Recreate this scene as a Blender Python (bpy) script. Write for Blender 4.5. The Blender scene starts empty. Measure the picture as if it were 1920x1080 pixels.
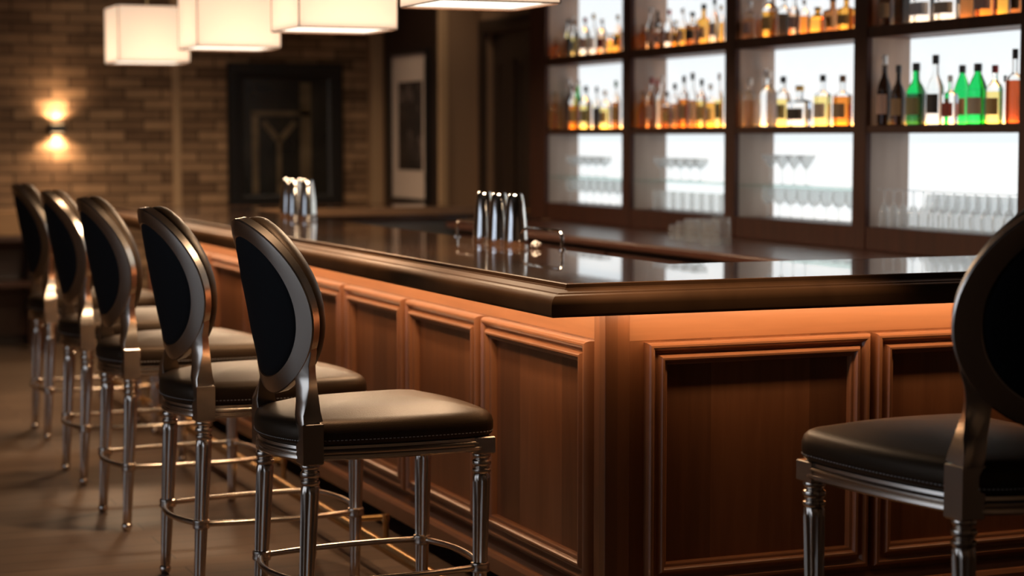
import bpy, bmesh, math, random
from mathutils import Vector, Matrix
random.seed(7)
PI = math.pi
C = bpy.context.scene.collection
S = bpy.context.scene

# ------------------------------------------------------------------ camera
YAW = math.radians(22.2); PITCH = math.radians(4.36); CAMZ = 1.5
F = 3670.0
cam_d = bpy.data.cameras.new('camera'); cam = bpy.data.objects.new('camera', cam_d); C.objects.link(cam)
cam.location = (0, 0, CAMZ); cam.rotation_euler = (PI/2 - PITCH, 0, -YAW)
cam_d.sensor_width = 36; cam_d.lens = 36*F/1920
cam_d.dof.use_dof = True; cam_d.dof.focus_distance = 5.6; cam_d.dof.aperture_fstop = 2.1
S.camera = cam
S.view_settings.view_transform = 'Standard'; S.view_settings.look = 'None'
S.view_settings.exposure = 0.0; S.view_settings.gamma = 1.0

def theta(px):                      # horizontal bearing of a column of the photograph, from +Y towards +X
    return YAW + math.atan((px-960)/F)
def y_at(px, X): return X/math.tan(theta(px))
def x_at(px, Y): return Y*math.tan(theta(px))
def scale_at(X, Y): return F/(X*math.sin(YAW)+Y*math.cos(YAW))

# ------------------------------------------------------------------ materials
def new_mat(name):
    m = bpy.data.materials.new(name); m.use_nodes = True
    nt = m.node_tree; b = nt.nodes['Principled BSDF']
    return m, nt, b
def N(nt, t, **kw):
    n = nt.nodes.new(t)
    for k, v in kw.items(): setattr(n, k, v)
    return n
def plain(name, col, rough=0.5, metal=0.0, coat=0.0, spec=0.5, bump=0.0, bscale=200, var=0.0):
    m, nt, b = new_mat(name)
    b.inputs['Base Color'].default_value = (*col, 1); b.inputs['Roughness'].default_value = rough
    b.inputs['Metallic'].default_value = metal; b.inputs['Coat Weight'].default_value = coat
    b.inputs['Specular IOR Level'].default_value = spec
    tc = N(nt, 'ShaderNodeTexCoord')
    nz = N(nt, 'ShaderNodeTexNoise'); nz.inputs['Scale'].default_value = bscale
    nt.links.new(tc.outputs['Object'], nz.inputs['Vector'])
    if bump:
        bp = N(nt, 'ShaderNodeBump'); bp.inputs['Strength'].default_value = bump; bp.inputs['Distance'].default_value = .002
        nt.links.new(nz.outputs['Fac'], bp.inputs['Height']); nt.links.new(bp.outputs['Normal'], b.inputs['Normal'])
    if var:
        mr = N(nt, 'ShaderNodeMapRange'); mr.inputs['To Min'].default_value = rough-var; mr.inputs['To Max'].default_value = rough+var
        nt.links.new(nz.outputs['Fac'], mr.inputs['Value']); nt.links.new(mr.outputs['Result'], b.inputs['Roughness'])
    return m
def wood(name, c1, c2, stretch=(12, 12, 0.8), rough=0.4, coat=0.0, plank=None, pk=.35, bump=.05, coat_rough=.03):
    m, nt, b = new_mat(name)
    tc = N(nt, 'ShaderNodeTexCoord'); mp = N(nt, 'ShaderNodeMapping'); mp.inputs['Scale'].default_value = stretch
    nt.links.new(tc.outputs['Object'], mp.inputs['Vector'])
    nz = N(nt, 'ShaderNodeTexNoise'); nz.inputs['Scale'].default_value = 3; nz.inputs['Detail'].default_value = 8; nz.inputs['Distortion'].default_value = .6
    nt.links.new(mp.outputs['Vector'], nz.inputs['Vector'])
    cr = N(nt, 'ShaderNodeValToRGB'); cr.color_ramp.elements[0].position = .28; cr.color_ramp.elements[1].position = .72
    cr.color_ramp.elements[0].color = (*c1, 1); cr.color_ramp.elements[1].color = (*c2, 1)
    nt.links.new(nz.outputs['Fac'], cr.inputs['Fac'])
    out = cr.outputs['Color']
    if plank:                                           # boards of slightly different tone
        sp = N(nt, 'ShaderNodeSeparateXYZ'); nt.links.new(tc.outputs['Object'], sp.inputs['Vector'])
        ad = N(nt, 'ShaderNodeMath', operation='ADD'); nt.links.new(sp.outputs['X'], ad.inputs[0]); nt.links.new(sp.outputs['Y'], ad.inputs[1])
        dv = N(nt, 'ShaderNodeMath', operation='DIVIDE'); dv.inputs[1].default_value = plank; nt.links.new(ad.outputs[0], dv.inputs[0])
        fl = N(nt, 'ShaderNodeMath', operation='FLOOR'); nt.links.new(dv.outputs[0], fl.inputs[0])
        wn = N(nt, 'ShaderNodeTexWhiteNoise', noise_dimensions='1D'); nt.links.new(fl.outputs[0], wn.inputs['W'])
        mr = N(nt, 'ShaderNodeMapRange'); mr.inputs['To Min'].default_value = 1-pk; mr.inputs['To Max'].default_value = 1+pk*.5
        nt.links.new(wn.outputs['Value'], mr.inputs['Value'])
        mx = N(nt, 'ShaderNodeVectorMath', operation='SCALE'); nt.links.new(out, mx.inputs[0]); nt.links.new(mr.outputs['Result'], mx.inputs['Scale'])
        out = mx.outputs['Vector']
    nt.links.new(out, b.inputs['Base Color'])
    b.inputs['Roughness'].default_value = rough; b.inputs['Coat Weight'].default_value = coat; b.inputs['Coat Roughness'].default_value = coat_rough
    if bump:
        bp = N(nt, 'ShaderNodeBump'); bp.inputs['Strength'].default_value = bump; bp.inputs['Distance'].default_value = .001
        nt.links.new(nz.outputs['Fac'], bp.inputs['Height']); nt.links.new(bp.outputs['Normal'], b.inputs['Normal'])
    return m
def emit(name, col, strength):
    m, nt, b = new_mat(name)
    b.inputs['Base Color'].default_value = (*[min(.8, c) for c in col], 1)
    b.inputs['Emission Color'].default_value = (*col, 1); b.inputs['Emission Strength'].default_value = strength
    return m
def glass(name, col, rough=.03, ior=1.4):
    m, nt, b = new_mat(name)
    b.inputs['Base Color'].default_value = (*col, 1); b.inputs['Roughness'].default_value = rough
    b.inputs['Transmission Weight'].default_value = 1; b.inputs['IOR'].default_value = ior
    return m
def thin_glass(name, milk=.2, col=(1, 1, 1)):
    m, nt, b = new_mat(name); nt.nodes.remove(b)
    o = nt.nodes['Material Output']
    tr = N(nt, 'ShaderNodeBsdfTransparent'); tr.inputs['Color'].default_value = (.985*col[0], .99*col[1], .99*col[2], 1)
    gl = N(nt, 'ShaderNodeBsdfGlossy'); gl.inputs['Roughness'].default_value = .05
    tl = N(nt, 'ShaderNodeBsdfTranslucent'); tl.inputs['Color'].default_value = (.9, .93, .95, 1)
    df = N(nt, 'ShaderNodeBsdfDiffuse'); df.inputs['Color'].default_value = (.9, .93, .95, 1)
    a = N(nt, 'ShaderNodeMixShader'); a.inputs[0].default_value = .5
    nt.links.new(tl.outputs[0], a.inputs[1]); nt.links.new(df.outputs[0], a.inputs[2])
    m1 = N(nt, 'ShaderNodeMixShader'); m1.inputs[0].default_value = milk
    nt.links.new(tr.outputs[0], m1.inputs[1]); nt.links.new(a.outputs[0], m1.inputs[2])
    fr = N(nt, 'ShaderNodeFresnel'); fr.inputs['IOR'].default_value = 1.2
    m2 = N(nt, 'ShaderNodeMixShader'); fm = N(nt, 'ShaderNodeMath', operation='MULTIPLY'); fm.inputs[1].default_value = .35; nt.links.new(fr.outputs[0], fm.inputs[0]); nt.links.new(fm.outputs[0], m2.inputs[0])
    nt.links.new(m1.outputs[0], m2.inputs[1]); nt.links.new(gl.outputs[0], m2.inputs[2])
    nt.links.new(m2.outputs[0], o.inputs['Surface'])
    return m
def brick_mat():
    m, nt, b = new_mat('brick')
    tc = N(nt, 'ShaderNodeTexCoord'); mp = N(nt, 'ShaderNodeMapping'); mp.inputs['Rotation'].default_value = (PI/2, 0, 0)
    nt.links.new(tc.outputs['Object'], mp.inputs['Vector'])
    bt = N(nt, 'ShaderNodeTexBrick'); bt.inputs['Scale'].default_value = 1
    bt.inputs['Brick Width'].default_value = .27; bt.inputs['Row Height'].default_value = .078
    bt.inputs['Mortar Size'].default_value = .006; bt.inputs['Mortar Smooth'].default_value = .3; bt.inputs['Bias'].default_value = -.1
    bt.inputs['Color1'].default_value = (.44, .28, .16, 1); bt.inputs['Color2'].default_value = (.15, .086, .047, 1)
    bt.inputs['Mortar'].default_value = (.05, .03, .017, 1)
    nt.links.new(mp.outputs['Vector'], bt.inputs['Vector'])
    nz = N(nt, 'ShaderNodeTexNoise'); nz.inputs['Scale'].default_value = 9; nz.inputs['Detail'].default_value = 5
    nt.links.new(tc.outputs['Object'], nz.inputs['Vector'])
    mr = N(nt, 'ShaderNodeMapRange'); mr.inputs['To Min'].default_value = .65; mr.inputs['To Max'].default_value = 1.3
    nt.links.new(nz.outputs['Fac'], mr.inputs['Value'])
    mx = N(nt, 'ShaderNodeVectorMath', operation='SCALE'); nt.links.new(bt.outputs['Color'], mx.inputs[0]); nt.links.new(mr.outputs['Result'], mx.inputs['Scale'])
    nt.links.new(mx.outputs['Vector'], b.inputs['Base Color']); b.inputs['Roughness'].default_value = .8
    bp = N(nt, 'ShaderNodeBump'); bp.inputs['Strength'].default_value = .9; bp.inputs['Distance'].default_value = .012; bp.invert = True
    nt.links.new(bt.outputs['Fac'], bp.inputs['Height']); nt.links.new(bp.outputs['Normal'], b.inputs['Normal'])
    return m
def floor_mat():
    m, nt, b = new_mat('floor_planks')
    tc = N(nt, 'ShaderNodeTexCoord')
    bt = N(nt, 'ShaderNodeTexBrick'); bt.inputs['Scale'].default_value = 1
    bt.inputs['Brick Width'].default_value = 1.5; bt.inputs['Row Height'].default_value = .14; bt.inputs['Mortar Size'].default_value = .003
    bt.inputs['Color1'].default_value = (.15, .1, .066, 1); bt.inputs['Color2'].default_value = (.108, .07, .046, 1); bt.inputs['Mortar'].default_value = (.04, .026, .017, 1)
    nt.links.new(tc.outputs['Object'], bt.inputs['Vector'])
    mp = N(nt, 'ShaderNodeMapping'); mp.inputs['Scale'].default_value = (.8, 10, 1); nt.links.new(tc.outputs['Object'], mp.inputs['Vector'])
    nz = N(nt, 'ShaderNodeTexNoise'); nz.inputs['Scale'].default_value = 4; nz.inputs['Detail'].default_value = 8; nt.links.new(mp.outputs['Vector'], nz.inputs['Vector'])
    mr = N(nt, 'ShaderNodeMapRange'); mr.inputs['To Min'].default_value = .7; mr.inputs['To Max'].default_value = 1.25; nt.links.new(nz.outputs['Fac'], mr.inputs['Value'])
    mx = N(nt, 'ShaderNodeVectorMath', operation='SCALE'); nt.links.new(bt.outputs['Color'], mx.inputs[0]); nt.links.new(mr.outputs['Result'], mx.inputs['Scale'])
    nt.links.new(mx.outputs['Vector'], b.inputs['Base Color'])
    m2 = N(nt, 'ShaderNodeMapRange'); m2.inputs['To Min'].default_value = .36; m2.inputs['To Max'].default_value = .5; b.inputs['Specular IOR Level'].default_value = .28; nt.links.new(nz.outputs['Fac'], m2.inputs['Value'])
    nt.links.new(m2.outputs['Result'], b.inputs['Roughness'])
    bp = N(nt, 'ShaderNodeBump'); bp.inputs['Strength'].default_value = .25; bp.inputs['Distance'].default_value = .002
    nt.links.new(nz.outputs['Fac'], bp.inputs['Height']); nt.links.new(bp.outputs['Normal'], b.inputs['Normal'])
    return m
def photo_mat(name, c1, c2, c3, scale):
    m, nt, b = new_mat(name)
    tc = N(nt, 'ShaderNodeTexCoord'); nz = N(nt, 'ShaderNodeTexNoise'); nz.inputs['Scale'].default_value = scale; nz.inputs['Detail'].default_value = 3
    nt.links.new(tc.outputs['Object'], nz.inputs['Vector'])
    cr = N(nt, 'ShaderNodeValToRGB'); e = cr.color_ramp.elements
    e[0].position = .35; e[0].color = (*c1, 1); e[1].position = .75; e[1].color = (*c3, 1)
    k = e.new(.55); k.color = (*c2, 1)
    nt.links.new(nz.outputs['Fac'], cr.inputs['Fac']); nt.links.new(cr.outputs['Color'], b.inputs['Base Color']); b.inputs['Roughness'].default_value = .25
    return m

M = {}
M['panel'] = wood('bar_wood', (.20, .078, .031), (.28, .112, .045), (9, 9, .7), .36, .12, plank=.17, pk=.3, coat_rough=.2)
M['frieze'] = wood('frieze_wood', (.34, .15, .065), (.42, .19, .085), (.7, .7, 12), .38, .1, coat_rough=.2)
M['mould'] = wood('moulding_wood', (.31, .132, .058), (.37, .16, .072), (3, 3, 3), .3, .5, coat_rough=.2)
M['top'] = wood('bar_top_wood', (.048, .022, .012), (.085, .04, .02), (7, .7, 7), .22, 1.0, bump=0, coat_rough=.015)
M['nosing'] = wood('nosing_wood', (.10, .05, .024), (.145, .073, .034), (2, 2, 2), .42, .0, bump=0, coat_rough=.2)
M['nosing'].node_tree.nodes['Principled BSDF'].inputs['Specular IOR Level'].default_value = .06
M['shelfwood'] = wood('shelf_wood', (.045, .0125, .006), (.072, .021, .010), (6, 6, .8), .5, .0, coat_rough=.2)
M['shelfwood'].node_tree.nodes['Principled BSDF'].inputs['Specular IOR Level'].default_value = .3
M['divider'] = wood('divider_wood', (.34, .25, .2), (.42, .32, .26), (6, 6, .8), .5, .0)
M['worktop'] = wood('worktop_wood', (.09, .03, .017), (.13, .048, .026), (6, .7, 6), .3, .4, coat_rough=.15)
M['darkwood'] = wood('dark_wood', (.016, .009, .006), (.028, .015, .01), (6, 6, .8), .4, .1)
M['ledge'] = wood('ledge_wood', (.14, .075, .035), (.2, .11, .055), (.8, 6, 6), .4, .1)
M['redwood'] = wood('red_brown_wood', (.03, .012, .007), (.05, .02, .011), (.8, 6, 6), .35, .2)
M['tanwood'] = wood('tan_wood', (.3, .17, .075), (.38, .22, .1), (1, 6, 6), .5)
M['chrome'] = plain('polished_nickel', (.74, .64, .54), .25, 1.0)
M['tin'] = plain('shaker_steel', (.8, .78, .75), .1, 1.0)
M['brass'] = plain('brass_tube', (.78, .52, .22), .24, 1.0)
M['leather'] = plain('black_leather', (.034, .021, .012), .42, spec=.36, bump=.25, bscale=350, var=.05)
M['leather'].node_tree.nodes['Principled BSDF'].inputs['Specular Tint'].default_value = (1, .72, .5, 1)
M['fabricblk'] = plain('black_back_fabric', (.008, .008, .009), .75, spec=.25, bump=.2, bscale=500)
M['thread'] = plain('grey_thread', (.5, .45, .4), .6)
M['steel'] = plain('dull_steel', (.28, .27, .26), .42, .7)
M['blackmetal'] = plain('black_metal', (.015, .014, .013), .4, .2)
M['brick'] = brick_mat(); M['floor'] = floor_mat()
M['beige'] = plain('beige_paint', (.3, .19, .115), .7, bump=.05)
M['beigetrim'] = plain('beige_trim_paint', (.5, .34, .2), .6)
M['paint'] = plain('brown_paint', (.3, .225, .165), .8)
M['ceil'] = plain('ceiling_paint', (.07, .05, .038), .9)
M['black'] = plain('black_frame_paint', (.012, .011, .011), .35)
M['mat'] = plain('off_white_mat', (.8, .68, .6), .7)
M['photo'] = photo_mat('portrait_print', (.03, .025, .022), (.07, .055, .05), (.3, .24, .22), 4)
M['artdark'] = photo_mat('dark_art_print', (.012, .012, .011), (.022, .021, .018), (.05, .045, .036), 3)
M['arttan'] = photo_mat('tan_art_ink', (.09, .068, .042), (.15, .115, .07), (.22, .17, .11), 6)
M['shade'] = None
M['lightpanel'] = emit('white_light_panel', (.86, .94, .975), 1.0)
M['ledwarm'] = emit('warm_led', (1.0, .42, .1), 5.0)
M['ledamber'] = emit('amber_led', (1.0, .48, .12), 10.0)
M['diffuser'] = emit('lamp_diffuser', (1.0, .86, .68), 2.4)
M['fillglow'] = emit('cool_fill_glow', (.66, .79, 1.0), 1.25)  # cool fill glow for the added window
M['lampglow'] = emit('sconce_bulb', (1.0, .66, .34), 6.0)
M['ring'] = plain('lamp_edge_brown', (.12, .06, .035), .6)
M['clear'] = thin_glass('glassware', .22)
M['shelfglass'] = thin_glass('shelf_glass', .06, (.92, 1, .98))
M['napkin'] = plain('white_napkin', (.75, .72, .68), .8)
def shade_mat():
    m, nt, b = new_mat('linen_shade'); nt.nodes.remove(b); o = nt.nodes['Material Output']
    tl = N(nt, 'ShaderNodeBsdfTranslucent'); tl.inputs['Color'].default_value = (.9, .76, .62, 1)
    df = N(nt, 'ShaderNodeBsdfDiffuse'); df.inputs['Color'].default_value = (.8, .72, .64, 1)
    em = N(nt, 'ShaderNodeEmission'); em.inputs['Color'].default_value = (1.0, .73, .56, 1); em.inputs['Strength'].default_value = .42
    a = N(nt, 'ShaderNodeMixShader'); a.inputs[0].default_value = .4
    nt.links.new(tl.outputs[0], a.inputs[1]); nt.links.new(df.outputs[0], a.inputs[2])
    ad = N(nt, 'ShaderNodeAddShader'); nt.links.new(a.outputs[0], ad.inputs[0]); nt.links.new(em.outputs[0], ad.inputs[1])
    nt.links.new(ad.outputs[0], o.inputs['Surface'])
    return m
M['shade'] = shade_mat()

# ------------------------------------------------------------------ mesh helpers
class MB:
    def __init__(s): s.v = []; s.f = []
    def add(s, vs, fs):
        o = len(s.v); s.v += [tuple(v) for v in vs]; s.f += [tuple(i+o for i in f) for f in fs]; return s
    def box(s, x0, x1, y0, y1, z0, z1):
        return s.add([(x0,y0,z0),(x1,y0,z0),(x1,y1,z0),(x0,y1,z0),(x0,y0,z1),(x1,y0,z1),(x1,y1,z1),(x0,y1,z1)],
                     [(0,3,2,1),(4,5,6,7),(0,1,5,4),(1,2,6,5),(2,3,7,6),(3,0,4,7)])
    def loft(s, rings, cap0=True, cap1=True, closed=True, loop=False):
        n = len(rings[0]); vs = [p for r in rings for p in r]; fs = []
        R = len(rings)
        for i in range(R if loop else R-1):
            j = (i+1) % R
            for k in range(n if closed else n-1):
                l = (k+1) % n
                fs.append((i*n+k, i*n+l, j*n+l, j*n+k))
        if closed and not loop:
            if cap0: fs.append(tuple(range(n-1, -1, -1)))
            if cap1: fs.append(tuple((R-1)*n+k for k in range(n)))
        return s.add(vs, fs)
    def lathe(s, prof, c=(0,0,0), seg=24, sup=2.0, flute=0, fdep=0, sx=1, sy=1):
        rings = []
        for r, z in prof:
            rg = []
            for k in range(seg):
                a = 2*PI*k/seg; ca, sa = math.cos(a), math.sin(a)
                rr = max(r, 1e-4)
                if sup != 2.0: rr *= (abs(ca)**sup+abs(sa)**sup)**(-1/sup)
                if flute: rr *= 1-fdep*(.5+.5*math.cos(flute*a))
                rg.append((c[0]+rr*ca*sx, c[1]+rr*sa*sy, c[2]+z))
            rings.append(rg)
        return s.loft(rings)
    def tube(s, pts, r, seg=10, closed=False):
        pts = [Vector(p) for p in pts]; n = len(pts); rings = []
        rad = r if isinstance(r, (list, tuple)) else [r]*n
        prev = None
        for i, p in enumerate(pts):
            if closed: t = (pts[(i+1) % n]-pts[i-1]).normalized()
            else: t = (pts[min(i+1, n-1)]-pts[max(i-1, 0)]).normalized()
            if prev is None:
                u = t.orthogonal().normalized()
            else:
                u = (prev - t*prev.dot(t)).normalized()
            prev = u; w = t.cross(u)
            rings.append([p+rad[i]*(math.cos(2*PI*k/seg)*u+math.sin(2*PI*k/seg)*w) for k in range(seg)])
        return s.loft(rings, loop=closed)
    def sweep(s, prof, path, n, closed=False, flip=1, closed_prof=True):
        """prof: (inset, height) pairs; inset in the path's plane, height along n; corners are mitred"""
        n = Vector(n).normalized(); P = [Vector(p) for p in path]; L = len(P); rings = []
        for i, p in enumerate(P):
            a = (P[i]-P[i-1]).normalized() if (closed or i > 0) else None
            b = (P[(i+1) % L]-P[i]).normalized() if (closed or i < L-1) else None
            if a is None: a = b
            if b is None: b = a
            na = n.cross(a)*flip; nb = n.cross(b)*flip
            m = (na+nb); m = m/max(m.dot(na), 1e-6) if m.length > 1e-6 else na
            rings.append([p+m*q[0]+n*q[1] for q in prof])
        return s.loft(rings, loop=closed, closed=closed_prof)
    def ext(s, poly, z0, z1):
        n = len(poly)
        return s.add([(x,y,z0) for x,y in poly]+[(x,y,z1) for x,y in poly],
                     [tuple(range(n-1,-1,-1)), tuple(range(n,2*n))]+[(k,(k+1)%n,n+(k+1)%n,n+k) for k in range(n)])
    def data(s, name, mat, angle=35, org=(0,0,0)):
        me = bpy.data.meshes.new(name)
        me.from_pydata([(x-org[0], y-org[1], z-org[2]) for x, y, z in s.v], [], s.f)
        bm = bmesh.new(); bm.from_mesh(me); bmesh.ops.recalc_face_normals(bm, faces=bm.faces); bm.to_mesh(me); bm.free()
        me.materials.append(mat)
        for p in me.polygons: p.use_smooth = True
        me.set_sharp_from_angle(angle=math.radians(angle))
        return me
    def build(s, name, mat, parent=None, org=None, bevel=0, angle=35):
        if org is None: org = tuple(parent.location) if parent is not None and parent.parent is None else (0,0,0)
        o = bpy.data.objects.new(name, s.data(name, mat, angle, org)); C.objects.link(o)
        if parent is not None: o.parent = parent
        if bevel:
            md = o.modifiers.new('bevel', 'BEVEL'); md.width = bevel; md.segments = 2; md.limit_method = 'ANGLE'; md.harden_normals = True
        return o
def tag(o, label, cat, group=None):
    o['label'] = label; o['category'] = cat
    if group: o['group'] = group
    return o
def thing(name, label, cat, loc=(0,0,0), rz=0, group=None):
    o = bpy.data.objects.new(name, None); C.objects.link(o); o.empty_display_size = .1
    o.location = loc; o.rotation_euler = (0,0,rz); return tag(o, label, cat, group)
def solo(mb, name, mat, label, cat, loc, group=None, bevel=0):
    o = mb.build(name, mat, None, org=loc, bevel=bevel); o.location = loc; return tag(o, label, cat, group)
def struct(name, mb, mat, parent=None, bevel=0):
    o = mb.build(name, mat, parent, org=(0,0,0), bevel=bevel)
    if parent is None: o['kind'] = 'structure'
    return o
def dup(root, loc, rz, label, scale=None):
    r = root.copy(); C.objects.link(r); r.location = loc; r.rotation_euler = (0,0,rz); r['label'] = label
    if scale: r.scale = (scale,)*3
    for ch in list(root.children):
        c = ch.copy(); C.objects.link(c); c.parent = r
        for g in ch.children:
            d = g.copy(); C.objects.link(d); d.parent = c
    return r
def light(name, kind, loc, energy, col, rot=(0,0,0), **kw):
    d = bpy.data.lights.new(name, kind); d.energy = energy; d.color = col
    for k, v in kw.items(): setattr(d, k, v)
    o = bpy.data.objects.new(name, d); C.objects.link(o); o.location = loc; o.rotation_euler = rot
    return o

# ------------------------------------------------------------------ the room
YB = 14.5; XL = -3.2; YN = -2.6; ZC = 3.2; XR = 5.08; XP = 4.81; YR = 13.1
struct('floor', MB().box(XL-.1, XR+.1, YN-.1, YB+.1, -.1, 0), M['floor'])
struct('ceiling', MB().box(XL-.1, XR+.1, YN-.1, YB+.1, ZC, ZC+.1), M['ceil'])
struct('wall_back', MB().box(XL, XP+.1, YB, YB+.1, 0, ZC), M['brick'])
struct('wall_left', MB().box(XL-.1, XL, YN, 2.6, 0, ZC).box(XL-.1, XL, 7.4, YB, 0, ZC).box(XL-.1, XL, 2.6, 7.4, 0, .25).box(XL-.1, XL, 2.6, 7.4, 2.5, ZC), M['paint'])
struct('wall_front', MB().box(XL, XR, YN-.1, YN, 0, ZC), M['paint'])
DY0, DY1, DZ = 12.02, 12.92, 2.24
struct('wall_right', MB().box(XR, XR+.1, YN, DY0, 0, ZC).box(XR, XR+.1, DY0, DY1, DZ, ZC).box(XR, XR+.1, DY1, YR, 0, ZC)
       .box(XP, XR+.1, YR, YR+.1, 0, ZC).box(XP, XP+.1, YR+.1, YB, 0, ZC), M['beige'])
dr = struct('door_1', MB().box(XR+.05, XR+.09, DY0, DY1, 0, DZ), M['darkwood'])
fr = MB().sweep([(0,0),(0,.03),(.012,.036),(.06,.03),(.085,.024),(.09,0)], [(XR,DY0-.09,0),(XR,DY0-.09,DZ+.09),(XR,DY1+.09,DZ+.09),(XR,DY1+.09,0)], (-1,0,0), flip=1)
fr.build('door_frame', M['darkwood'], dr)
dp = MB()
for z0, z1 in ((.2, .95), (1.1, 2.05)):
    for y0, y1 in ((DY0+.1, DY0+.42), (DY0+.48, DY1-.1)):
        dp.sweep([(0,0),(.0,.012),(.02,.014),(.04,.004),(.04,0)], [(XR+.05,y0,z0),(XR+.05,y0,z1),(XR+.05,y1,z1),(XR+.05,y1,z0)], (-1,0,0), closed=True, flip=1)
dp.build('door_moulding', M['darkwood'], dr)
MB().tube([(XR+.05,DY0+.07,1.02),(XR+.0,DY0+.07,1.02),(XR+.0,DY0+.19,1.02)], .01).build('door_handle', M['brass'], dr)
struct('trim_1', MB().box(3.18, 3.245, YB-.03, YB, 0, ZC), M['beigetrim'], bevel=.006)
struct('trim_2', MB().box(XP-.1, XP, YB-.1, YB, 0, ZC), M['beigetrim'], bevel=.006)
struct('trim_3', MB().box(XP-.02, XP+.04, YR-.02, YR+.04, 0, ZC), M['beigetrim'], bevel=.006)
struct('baseboard_back', MB().box(XL, XP-.1, YB-.02, YB, 0, .14), M['darkwood'], bevel=.004)
# window added out of view; its cool glow gives the metal bluish reflections
w = struct('added_window_1', MB().sweep([(0,-.1),(0,.03),(.07,.03),(.07,-.1)], [(XL,2.6,.25),(XL,2.6,2.5),(XL,7.4,2.5),(XL,7.4,.25)], (1,0,0), closed=True, flip=-1), M['darkwood'])
mu = MB()
for k in range(1, 6): mu.box(XL-.06, XL-.02, 2.6+.8*k-.025, 2.6+.8*k+.025, .3, 2.45)
mu.box(XL-.06, XL-.02, 2.65, 7.35, 1.9, 1.94)
mu.build('mullion', M['darkwood'], w)
MB().box(XL-.08, XL-.065, 2.62, 7.38, .27, 2.48).build('added_pane', M['fillglow'], w)

# ------------------------------------------------------------------ the bar
OX, OY = 2.16, 5.0            # outer corner of the bar top
FX, FY = 2.42, 5.18           # faces of the bar body
YE = 11.92                    # far end
bar = thing('bar_counter', 'panelled reddish-brown wooden bar front with moulded frames below the dark top', 'bar', (FX, FY, 0))
MB().ext([(FX,FY),(4.7,FY),(4.7,5.62),(2.8,5.62),(2.8,11.3),(4.3,11.3),(4.3,11.75),(FX,11.75)], .05, .905).build('bar_body', M['panel'], bar)
MB().ext([(FX,FY),(4.7,FY),(4.7,5.62),(2.8,5.62),(2.8,11.3),(4.3,11.3),(4.3,11.75),(FX,11.75)], .9055, 1.008).build('frieze', M['frieze'], bar)
MB().box(FX-.02, FX+.06, FY-.02, FY+.06, .0, 1.008).build('corner_post', M['panel'], bar, bevel=.003)
PR = [(0,0),(0,.022),(.003,.031),(.008,.036),(.014,.037),(.020,.033),(.024,.026),(.028,.0205),(.033,.0195),(.037,.024),(.040,.032),(.045,.0375),(.051,.0365),(.055,.031),(.057,.024),(.062,.0235),(.066,.021),(.068,.016),(.068,0)]
def frame_left(y0, y1, z0=.17, z1=.9):
    MB().sweep(PR, [(FX,y0,z0),(FX,y0,z1),(FX,y1,z1),(FX,y1,z0)], (-1,0,0), closed=True, flip=1).build('panel_moulding', M['mould'], bar, angle=28)
def frame_front(x0, x1, z0=.17, z1=.9):
    MB().sweep(PR, [(x0,FY,z0),(x0,FY,z1),(x1,FY,z1),(x1,FY,z0)], (0,-1,0), closed=True, flip=-1).build('panel_moulding', M['mould'], bar, angle=28)
frame_left(5.27, 6.13)
yy = 6.17
while yy < 11.4:
    frame_left(yy, yy+.737); yy += .775
xx = 2.535
while xx < 4.6:
    frame_front(xx, min(xx+.765, 4.68)); xx += .785
MB().sweep([(0,0),(-.05,0),(-.05,.05),(-.042,.062),(-.03,.066),(-.024,.08),(-.012,.088),(0,.09)], [(FX,11.75,.06),(FX,FY,.06),(4.7,FY,.06)], (0,0,1), flip=1).build('base_moulding', M['mould'], bar, angle=28)
MB().ext([(FX+.06,FY+.06),(4.6,FY+.06),(4.6,5.5),(2.7,5.5),(2.7,11.4),(4.2,11.4),(4.2,11.6),(FX+.06,11.6)], 0, .052).build('toe_kick', M['black'], bar)
MB().box(2.82, 4.3, 11.28, 11.298, .1, 1.005).box(2.802, 2.82, 5.65, 11.28, .1, 1.005).box(2.82, 4.7, 5.622, 5.64, .1, 1.005).build('inner_steel_panel', M['steel'], bar)

btop = thing('bar_counter_slab', 'glossy dark brown wooden bar top with stepped edge moulding', 'bar top', (FX, FY, 1.008))
IX, IY = 2.93, 5.79
MB().ext([(OX+.088,OY+.088),(4.8,OY+.088),(4.8,IY),(IX,IY),(IX,11.2),(4.35,11.2),(4.35,YE-.05),(OX+.088,YE-.05)], 1.01, 1.087).build('top_slab', M['top'], btop, bevel=.003)
NP = [(.03,1.003),(.006,1.0),(0,1.008),(0,1.034),(.002,1.043),(.006,1.050),(.012,1.056),(.020,1.0605),(.028,1.0625),(.034,1.0632),(.037,1.0665),(.052,1.069),(.066,1.0725),(.071,1.0728),(.074,1.077),(.0785,1.077),(.0805,1.0868),(.084,1.0885),(.089,1.0888),(.0895,1.0872),(.0895,1.0095)]
MB().sweep(NP, [(4.35,YE,0),(OX,YE,0),(OX,OY,0),(4.8,OY,0)], (0,0,1), flip=1).build('edge_moulding', M['nosing'], btop, angle=25)
MB().box(2.95, 4.35, 11.165, 11.2, 1.04, 1.088).build('inner_edge', M['ledge'], btop, bevel=.004)

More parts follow.
